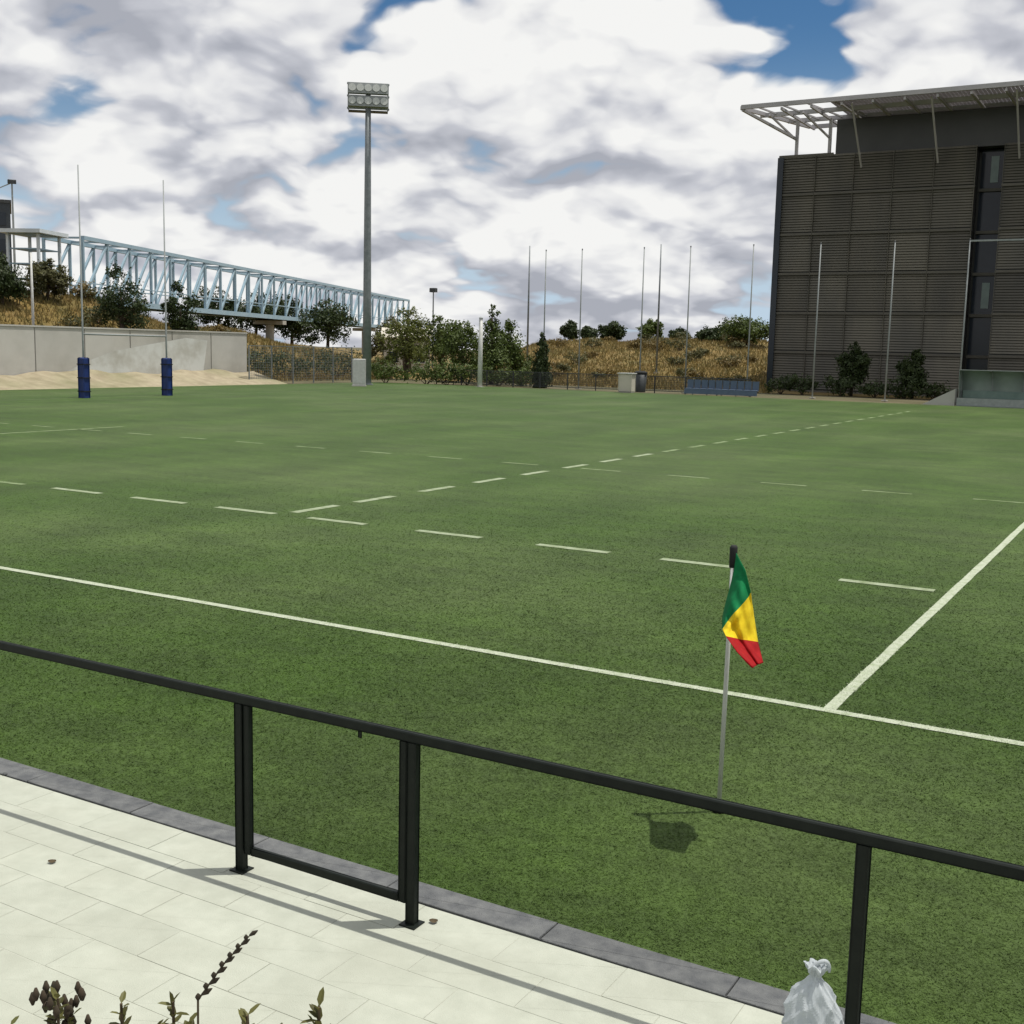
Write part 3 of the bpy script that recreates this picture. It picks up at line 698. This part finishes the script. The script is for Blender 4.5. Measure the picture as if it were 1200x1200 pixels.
# ------------------------------------------------------------------ footbridge
def footbridge():
    D = hdir(800); Dv = Vector((D.x, D.y, 0)); Nv = Vector((-D.y, D.x, 0))       # along, and to its left
    S = CAM + ray(100, 399)*101.5; S.z = 0; E_ = 122.0
    zb, zt = 6.4, 11.7; W = 3.6; bay = 4.36; n = 28
    o = empty('footbridge', (S.x, S.y, ground_z(S.x, S.y)), 'pale blue steel truss footbridge crossing behind the concrete wall', 'bridge', rz=math.atan2(D.y, D.x))
    z0 = o.location.z; zb -= z0; zt -= z0; L_ = n*bay
    for y in (0, W):
        MB().bar((0, y, zt), (L_, y, zt), .34, .34).build('top_chord', M['bridge'], o)
        MB().bar((0, y, zb), (L_, y, zb), .36, .5).build('bottom_chord', M['bridge'], o)
        MB().bar((0, y, zb+1.5), (L_, y, zb+1.5), .10).build('handrail', M['bridge'], o)
    up = MB().bar((0, 0, zb+.2), (0, 0, zt-.15), .22).mesh('upright', M['bridge'])
    dg = MB().bar((0, 0, zb+.2), (bay, 0, zt-.15), .20).mesh('diagonal', M['bridge'])
    cb = MB().bar((0, .17, zt), (0, W-.17, zt), .16).mesh('cross_beam', M['bridge'])
    fb_ = MB().bar((0, .17, zb-.1), (0, W-.17, zb-.1), .22).mesh('floor_beam', M['deck'])
    for i in range(n+1):
        for y in (0, W):
            place('upright', up, o, (i*bay, y, 0))
            if i < n: place('diagonal', dg, o, (i*bay, y+.012, 0))
        place('cross_beam', cb, o, (i*bay, 0, 0)); place('floor_beam', fb_, o, (i*bay, 0, 0))
    MB().box((L_/2, W/2, zb+.12), (L_, W-.4, .16)).build('deck', M['deck'], o)
    for k in (.42, .80, .99):
        x = L_*k; P = S+Dv*x; gz = ground_z(P.x, P.y)-z0
        p_ = MB(); p_.tube([(x, W/2, gz-.3), (x, W/2, zb-.9)], [.55, .55], 14); p_.box((x, W/2, zb-.62), (1.4, W+.4, .5)); p_.build('pier', M['concrete'], o, smooth=False)
    # access tower at the near end
    A = at_r(44, 104); gz = ground_z(A.x, A.y)-.1
    t = empty('access_tower', (A.x, A.y, gz), 'white framed lift tower at the near end of the footbridge', 'tower', rz=math.atan2(D.y, D.x))
    H = 11.3-gz
    for x in (-1.6, 1.6):
        for y in (-1.3, 1.3): MB().bar((x, y, 0), (x, y, H), .20).build('column', M['bridgewhite'], t)
    MB().box((0, 0, H+.16), (4.4, 3.6, .3)).build('roof', M['bridgewhite'], t)
    for k in range(4):
        MB().box((0, 0, H*(k+1)/4), (3.0, 2.4, .10)).build('landing', M['bridge'], t)
footbridge()

# ------------------------------------------------------------------ office building on the right
def office():
    Y = 90.0; X0 = -29.6; XR = 24.0; Z0 = -.1
    o = empty('office_building', (X0, Y, Z0), 'large dark office block with louvred facade and lattice roof canopy', 'building')
    HT = 19.75; ST = 3.3; NB = 6; BW = 2.9; W = XR-X0
    gapa, gapb = on_y(1140, 250, Y).x-X0, on_y(1171, 250, Y).x-X0
    core = MB(); core.box((gapa/2+.1, 11.3, HT/2), (gapa-.5, 22, HT-.1)); core.box(((gapb+W)/2, 11.3, HT/2), (W-gapb-.3, 22, HT-.1)); core.box(((gapa+gapb)/2, 12.4, HT/2), (gapb-gapa+.6, 20, HT-.3))
    core.build('curtain_wall', M['backwall'], o)
    # louvre panels in bays and storeys
    def panel(w):
        p_ = MB(); k = 14; pitch_ = (ST-.30)/k
        for i in range(k):
            z = .30+pitch_*(i+.5)
            p_.add([(.03, -.02, z-.085), (w-.03, -.02, z-.085), (w-.03, .06, z+.085), (.03, .06, z+.085), (.03, -.05, z-.075), (w-.03, -.05, z-.075), (w-.03, .03, z+.095), (.03, .03, z+.095)], [(0,3,2,1),(4,5,6,7),(0,1,5,4),(2,3,7,6),(1,2,6,5),(0,4,7,3)])
        return p_.mesh('louvre_panel', M['louvre'])
    bays = []
    nb1 = int(round((gapa-.1)/BW)); w1 = gapa/nb1; m1 = panel(w1)
    nb2 = int((W-gapb)/BW); w2 = (W-gapb)/nb2; m2 = panel(w2)
    for s_ in range(NB):
        z = s_*ST
        for i in range(nb1): place('louvre_panel', m1, o, (i*w1, .10, z))
        for i in range(nb2): place('louvre_panel', m2, o, (gapb+i*w2, .10, z))
        MB().box((gapa/2, .06, z+.12), (gapa, .24, .20)).build('floor_band', M['slab'], o)
        MB().box(((gapb+W)/2, .06, z+.12), (W-gapb, .24, .20)).build('floor_band', M['slab'], o)
    mu = MB().box((0, .02, HT/2), (.03, .16, HT)).mesh('mullion', M['louvre'])
    for i in range(nb1+1): place('mullion', mu, o, (min(max(i*w1, .05), gapa-.05), 0, 0))
    for i in range(nb2+1): place('mullion', mu, o, (gapb+min(max(i*w2, .05), W-gapb-.05), 0, 0))
    # recessed glazed strip
    gw = gapb-gapa
    for s_ in range(NB):
        z = s_*ST; f = MB().box((gapa+gw/2, 2.2, z+ST/2), (gw-.1, .1, ST-.25)).build('window', M['glass'], o)
        MB().box((gapa+gw/2, 2.1, z+.05), (gw, .3, .24)).build('sill', M['slab'], f)
        if s_ in (5, 2): MB().box((gapa+gw*.55, 2.1, z+ST*.5), (gw*.3, .06, ST*.62)).build('blind', M['paleglass'], f)
    MB().box((.22, -.12, HT/2), (.5, .12, HT-.1)).build('corner_glazing', M['glass'], o)
    # side glazing on the pitch-left end
    for s_ in range(NB):
        for k in range(6):
            f = MB().box((-.02, 2.3+k*3.4, s_*ST+ST*.55), (.10, 2.6, ST*.62)).build('window', M['glass'], o)
    # parapet / upper storey set in from the corner
    zc = 22.95; zp = HT; xs = on_y(978, 150, Y).x-X0
    MB().box(((xs+W)/2, 8.2, (zp+zc-.32)/2), (W-xs, 15, zc-.32-zp)).build('upper_storey', M['backwall'], o)
    MB().box(((xs+W)/2, .78, zp+.30), (W-xs, .12, .55)).build('parapet', M['slab'], o)
    MB().box((xs/2, .16, zp+.05), (xs, .2, .22)).build('parapet', M['slab'], o)
    # lattice canopy
    zc = 22.95; tipx = -1.75; nearY, farY = -5.0, 4.5
    for y, a in ((nearY, tipx), (-1.9, tipx+.6), (1.4, .2), (farY, 1.4)):
        MB().bar((a, y, zc+(.15 if y == nearY else 0)), (W, y, zc+(.15 if y == nearY else 0)), .22, .34).build('canopy_beam', M['canopy'], o)
    MB().bar((tipx, nearY, zc+.1), (1.2, farY, zc), .22, .3).build('edge_beam', M['canopy'], o)
    i = 0; x = 1.6
    while x < W:
        MB().bar((x, nearY, zc-.2), (x, farY, zc-.2), .16, .22).build('cross_beam', M['canopy'], o); x += 2.4
    x = -1.6
    sl_ = MB().bar((0, nearY+.15, zc+.24), (0, farY-.15, zc+.24), .25, .05).mesh('roof_slat', M['canopypanel'])
    x = 5.3
    while x < 30:
        place('roof_slat', sl_, o, (x, 0, 0)); x += .29
    MB().box(((30+W)/2, (nearY+farY)/2, zc+.24), (W-30, farY-nearY-.3, .05)).build('roof_sheet', M['canopypanel'], o)
    # fascia bracing seen at the open end
    for k in range(4):
        MB().bar((tipx+1.3+k*2.0, nearY, zc+.1), (tipx+2.6+k*2.0, 1.4, zc), .12).build('brace', M['canopy'], o)
    # raking struts and short columns
    MB().bar((tipx+.1, nearY, zc-.05), (1.3, .6, zp+1.5), .20).build('raking_strut', M['canopy'], o)
    for x in (1.3, 4.1): 
        MB().bar((x, .6, zp-.05), (x, .6, zc-.15), .24).build('column', M['canopy'], o)
        MB().bar((x, .6, zp+1.4), (x-1.5, -2.4, zc-.1), .14).build('raking_strut', M['canopy'], o)
    for x in range(7, int(W), 6):
        MB().bar((x+.05, nearY+.6, zc-.1), (x+.05, -.25, zp-1.2), .13).build('raking_strut', M['canopy'], o)
office()
def far_buildings():
    r = 165; b = at_r(18, r); zt = z_at(9, 238, r); d = hdir(18); Lf = Vector((-d.y, d.x, 0))
    gz = ground_z(b.x, b.y)-.3
    o = empty('slate_tower', (b.x, b.y, gz), 'dark slate grey tower block above the hillside trees', 'building', rz=math.atan2(Lf.y, Lf.x))
    H = zt-gz; MB().box((9, -7, H/2), (18, 14, H)).build('wall', M['towerwall'], o)
    MB().box((9, -7, H+.2), (18.3, 14.3, .4)).build('roof_edge', M['darksteel'], o)
    for s_ in range(4):
        for k in range(6): MB().box((1.5+k*3, .02, H-2-s_*3.3), (1.9, .12, 1.6)).build('window', M['glass'], o)
    # lamp mast near the tower
    r = 120; P = at_r(21, r); P.z = ground_z(P.x, P.y)-.1; H = z_at(21, 214, r)-P.z
    o = empty('lamp_mast', P, 'lamp mast with two small heads near the slate tower', 'lamp', rz=math.atan2(Lf.y, Lf.x))
    MB().tube([(0, 0, 0), (0, 0, H)], [.13, .07], 8).build('mast', M['greypole'], o)
    MB().bar((0, 0, H-.05), (1.7, 0, H-.9), .09).build('arm', M['greypole'], o)
    for x, z in ((0, H+.05), (1.75, H-1.0)): MB().bbox((x, 0, z), (.75, .5, .35), .05).build('lamp_head', M['darksteel'], o)
    # cream house under the trees
    r = 128; P = at_r(477, r); P.z = ground_z(P.x, P.y)-.2; d = hdir(477); a = math.atan2(d.y, d.x)-math.pi/2
    o = empty('cream_house', P, 'low cream house half hidden by the trees beside the bridge end', 'house', rz=a)
    MB().box((0, 3, 1.9), (5.0, 6, 3.8)).build('wall', M['cream'], o)
    MB().add([(-2.8, -.4, 3.8), (2.8, -.4, 3.8), (2.8, 6.4, 3.8), (-2.8, 6.4, 3.8), (-2.8, 3, 4.9), (2.8, 3, 4.9)], [(0,1,5,4),(2,3,4,5),(0,4,3),(1,2,5),(3,2,1,0)]).build('roof', M['cream'], o)
    for x in (-1.5, 1.4):
        f = MB().box((x, -.03, 1.7), (1.0, .08, 1.1)).build('window', M['glass'], o); MB().box((x, -.08, 1.1), (1.2, .16, .08)).build('sill', M['whitemetal'], f)
    MB().box((0, -.03, 1.05), (.9, .08, 2.1)).build('door', M['bark'], o)
    # far street lamp over the trees
    r = 140; P = at_r(507, r); P.z = ground_z(P.x, P.y)-.1; H = z_at(507, 340, r)-P.z
    o = empty('far_street_lamp', P, 'small grey street lamp showing above the trees beside the floodlight', 'street lamp')
    MB().tube([(0, 0, 0), (0, 0, H)], [.12, .07], 8).build('mast', M['galv'], o); MB().bbox((0, 0, H), (.8, .6, .5), .05).build('lamp_head', M['darksteel'], o)
far_buildings()

# ------------------------------------------------------------------ trees and bushes
def crown_mesh(name, lobes, nleaf, size, m):
    mb = MB(); tot = sum(l[3]**2 for l in lobes)
    for (x, y, z, r, sz) in lobes:
        k = int(nleaf*r*r/tot); sub = [Vector((random.gauss(0, 1), random.gauss(0, 1), random.gauss(0, 1))).normalized()*random.uniform(.45, 1.0) for _ in range(max(7, k//28))]
        for i in range(k):
            c = random.choice(sub); q = c+Vector((random.gauss(0, 1), random.gauss(0, 1), random.gauss(0, 1)))*.20
            p = Vector((x, y, z))+Vector((q.x*r, q.y*r, q.z*r*sz))
            n = (q.normalized()+Vector((random.gauss(0, .7), random.gauss(0, .7), random.gauss(.3, .7)))).normalized()
            t = n.cross(Vector((random.gauss(0, 1), random.gauss(0, 1), random.gauss(0, 1)))).normalized(); b = n.cross(t)
            s = size*random.uniform(.6, 1.3)
            mb.add([p-t*s, p+b*s*.5, p+t*s, p-b*s*.5], [(0, 1, 2, 3)])
    return mb.build(name, m)
def tree(px, r, ytop, wpx, label, m, form='round', name='tree', group=None, nleaf=5200, ybase=None):
    P = at_r(px, r); gz = ground_z(P.x, P.y)-.1; ppm = F_PX/r
    H = z_at(px, ytop, r)-gz; W = wpx/ppm/2
    o = empty(name, (P.x, P.y, gz), label, 'tree', group)
    lob = []
    if form == 'cypress':
        for i in range(9): t = i/8; lob.append((0, 0, H*(.12+.80*t), W*(1-.72*t**1.6)*.9, 1.5))
        tb = .3
    elif form == 'cone':
        for i in range(10):
            t = i/9; w = W*(1-.8*t); lob.append((random.uniform(-.2, .2)*w, random.uniform(-.2, .2)*w, H*(.22+.70*t), w*.75, .95))
        tb = .6
    else:
        lob.append((0, 0, H*.55, W*.80, min(1.3, H*.40/W)))
        for i in range(11):
            a = 6.28*i/11+random.uniform(-.3, .3); rr = W*random.uniform(.45, .75)
            lob.append((math.cos(a)*rr, math.sin(a)*rr, H*random.uniform(.24, .80), W*random.uniform(.30, .50), .9))
        lob.append((random.uniform(-.2, .2)*W, 0, H-W*.32, W*.38, .9)); tb = .55
    R_ = max(.06, min(.28, H*.028))
    tr = MB(); tr.tube([(0, 0, 0), (.06, .03, H*.25), (-.04, .05, H*.5), (0, 0, H*(.85 if form != 'round' else .68))], [R_*1.25, R_, R_*.75, R_*.25], 8)
    if form == 'round':
        for l in lob[1:7]: tr.tube([(0, 0, H*.3), (l[0]*.5, l[1]*.5, (H*.3+l[2])*.53), (l[0], l[1], l[2])], [R_*.55, R_*.38, R_*.12], 6)
    tr.build('trunk', M['bark'], o, smooth=True)
    crown_mesh('crown', lob, nleaf, max(.10, 1.7/ppm), M[m])
    bpy.context.scene.collection.objects[-1].parent = o
    return o
T = [
 # px, r, ytop, width, label, material, form
 (5, 97, 296, 50, 'dark green tree below the slate tower', 'treeB', 'round'),
 (58, 101, 304, 44, 'thin grey green tree beside the white framed tower', 'treeC', 'round'),
 (143, 97, 306, 62, 'dark tree in front of the near end of the footbridge', 'treeB', 'round'),
 (212, 99, 330, 44, 'small dark tree under the footbridge, nearest the wall end', 'treeB', 'round'),
 (256, 150, 338, 64, 'dark tree seen through the footbridge lattice, just past the wall end', 'treeB', 'round'),
 (300, 160, 343, 66, 'dark rounded tree seen through the middle of the footbridge lattice', 'treeB', 'round'),
 (342, 165, 346, 64, 'dark bushy tree seen through the lattice between rounded tree and mast', 'treeB', 'round'),
 (384, 170, 350, 64, 'dark tree seen through the lattice just before the floodlight mast', 'treeB', 'round'),
 (476, 112, 360, 62, 'yellow green tree in front of the cream house', 'treeD', 'round'),
 (518, 122, 370, 58, 'mid green tree between the cream house and the tall tree', 'treeA', 'round'),
 (542, 108, 378, 60, 'low dense green tree against the tallest tree', 'treeA', 'round'),
 (576, 102, 352, 58, 'tallest pointed green tree behind the short white pole', 'treeA', 'cone'),
 (600, 107, 376, 46, 'small green tree leaning against the tallest tree', 'treeA', 'round'),
 (458, 140, 372, 50, 'dull green tree behind the cream house at the bridge end', 'treeC', 'round'),
 (635, 96, 386, 24, 'narrow dark cypress at the end of the ochre slope', 'treeB', 'cypress'),
 (667, 172, 375, 20, 'small dark tree on the ridge nearest the cypress', 'treeB', 'round'),
 (688, 168, 382, 22, 'low ridge tree next to the small dark one', 'treeB', 'round'),
 (716, 170, 377, 34, 'rounded dark tree in the middle of the ridge', 'treeB', 'round'),
 (762, 168, 376, 30, 'olive green tree on the ridge beside a slender pole', 'treeA', 'round'),
 (795, 176, 385, 24, 'faint low tree on the ridge before the gap', 'treeB', 'round'),
 (836, 150, 383, 40, 'dark brownish tree next to the broad green tree on the slope', 'treeB', 'round'),
 (874, 142, 372, 56, 'broad green tree beside the office block', 'treeA', 'round'),
 (1000, 92.5, 402, 40, 'dark shrub tree in front of the office facade between net poles', 'treeB', 'round'),
 (1072, 92.5, 410, 34, 'smaller dark shrub tree in front of the office facade by the shelter', 'treeB', 'round'),
]
for (px, r, yt, w, lab, m, fm) in T:
    if px in (1000, 1072): r = (Vector((on_y(px, 440, 84).x, 84))-CAM.to_2d()).length
    tree(px, r, yt, w, lab, m, fm, name={'round': 'leafy_tree', 'cone': 'pointed_tree', 'cypress': 'cypress_tree'}[fm], group='trees behind the pitch')
def bush(P, R, H, label, m, group, n=420, size=.13):
    o = empty('bush', (P.x, P.y, P.z), label, 'bush', group); lob = [(0, 0, H*.5, R*.8, H/R*.55)]
    for i in range(5):
        a = 6.28*i/5; lob.append((math.cos(a)*R*.55, math.sin(a)*R*.55, H*random.uniform(.3, .6), R*.5, H/R*.6))
    crown_mesh('foliage', lob, n, size, M[m]); col.objects[-1].parent = o
    tr = MB()
    for l in lob[1:]: tr.tube([(0, 0, -.05), (l[0]*.5, l[1]*.5, l[2]*.6), (l[0], l[1], l[2])], [.04, .03, .01], 5)
    tr.build('stems', M['bark'], o)
def bushes():
    r2 = random.Random(11)
    for i in range(60):
        px = r2.uniform(-15, 275) if i < 26 else r2.uniform(645, 885); r0 = exit_r(px)
        r = r0+(r2.uniform(3, 22) if i < 26 else r2.uniform(4, 60)); P = at_r(px, r); P.z = ground_z(P.x, P.y)-.1
        R = r2.uniform(.7, 1.7); dry = r2.random() < .45; big = R > 1.2
        sz = 'large' if big else 'small'
        bush(P, R, R*r2.uniform(.8, 1.2), sz+(' dry brown bush' if dry else ' olive green bush')+(' on the slope above the concrete wall' if i < 26 else ' on the ochre slope beside the office block'),
             'dry' if dry else 'treeC', sz+(' dry' if dry else ' olive')+(' bushes above the wall' if i < 26 else ' bushes on the ochre slope'))
    for px, w in ((305, 2.2), (335, 2.8), (365, 2.5), (398, 2.6), (425, 2.2)):
        P = at_r(px, exit_r(px)+3.5); P.z = ground_z(P.x, P.y)-.1; bush(P, w, w*1.25, 'dark green bush behind the tall mesh fence below the bridge', 'treeB', 'bushes below the bridge', 700)
    for px, lab in ((452, 'dark green bush at the foot of the dull tree by the bridge end'), (500, 'dark green bush between the cream house and the mid green tree'), (524, 'dark green bush under the mid green tree'), (548, 'dark green bush under the low dense tree'), (585, 'dark green bush at the foot of the tallest tree'), (612, 'dark green bush between the tallest tree and the cypress')):
        P = at_r(px, 99); P.z = ground_z(P.x, P.y)-.1; bush(P, r2.uniform(1.6, 2.2), r2.uniform(1.5, 2.4), lab, 'treeA', 'bushes under the green trees', 900)
    HB = {915: 'dark hedge bush at the outer corner of the office block', 940: 'dark hedge bush between the office corner and the first net pole', 985: 'dark hedge bush on the corner side of the larger facade shrub tree', 1025: 'dark hedge bush between the larger facade shrub tree and a net pole', 1060: 'dark hedge bush right beside the smaller facade shrub tree', 1095: 'dark hedge bush just before the concrete wedge of the shelter'}
    for px in HB:
        q = on_y(px, 455, 82.5); bush(Vector((q.x, 82.5, -.05)), 1.5, r2.uniform(1.4, 2.2), HB[px], 'treeB', 'hedge bushes by the office block', 700)
bushes()

def dry_grass():
    n = 60000; mb_v = np.zeros((n, 3, 3)); r2 = random.Random(5)
    for i in range(n):
        px = r2.uniform(-40, 460) if i < n*.42 else r2.uniform(560, 905); r0 = exit_r(px)
        P = at_r(px, r0+(r2.uniform(.3, 30) if px < 460 else r2.uniform(.3, 75)))
        z = ground_z(P.x, P.y)-.06; h = r2.uniform(.15, .5); a = r2.uniform(0, 6.28); w = r2.uniform(.03, .09)
        mb_v[i] = ((P.x-math.cos(a)*w, P.y-math.sin(a)*w, z), (P.x+math.cos(a)*w, P.y+math.sin(a)*w, z), (P.x+r2.gauss(0, .12), P.y+r2.gauss(0, .12), z+h))
    me = bpy.data.meshes.new('dry_grass'); me.vertices.add(n*3); me.vertices.foreach_set('co', mb_v.reshape(-1)); me.loops.add(n*3)
    me.loops.foreach_set('vertex_index', np.arange(n*3, dtype=np.int32)); me.polygons.add(n); me.polygons.foreach_set('loop_start', np.arange(0, n*3, 3, dtype=np.int32))
    me.update(calc_edges=True); me.materials.append(M['straw'])
    o = bpy.data.objects.new('dry_grass', me); col.objects.link(o); tag(o, 'dry ochre grass covering the slopes behind the pitch', 'grass', kind='stuff')
dry_grass()

def litter():
    for px, py, lab, c in ((61, 1011, 'small curled dry leaf lying on the pale paving', 'leaf'), (508, 1081, 'tiny crumpled dry leaf on the paving by a railing post', 'leaf'), (6, 908, 'small dark pebble on the paving by the kerb', 'pebble')):
        P = on_z(px, py, .002); mb = MB(); n = 7 if c == 'leaf' else 8
        if c == 'leaf':
            L_, W_ = .045, .022
            for i in range(n+1):
                t = i/n; w = W_*math.sin(math.pi*(.08+.88*t)); x = (t-.5)*L_; z = .002+.010*abs(t-.4)
                mb.v += [(x, -w, z+.008), (x, 0, z), (x, w, z+.006)]
            for i in range(n): mb.f += [(3*i, 3*i+3, 3*i+4, 3*i+1), (3*i+1, 3*i+4, 3*i+5, 3*i+2)]; mb.m += [0, 0]
            o = mb.build('fallen_leaf', M['stem'], loc=P); o.rotation_euler.z = random.uniform(0, 6)
        else:
            mb.tube([(0, 0, -.002), (0, 0, .006), (.002, 0, .014), (.003, .001, .019)], [.014, .019, .014, .004], 9); o = mb.build('pebble', M['kerb'], loc=P, smooth=True)
        tag(o, lab, c)
litter()
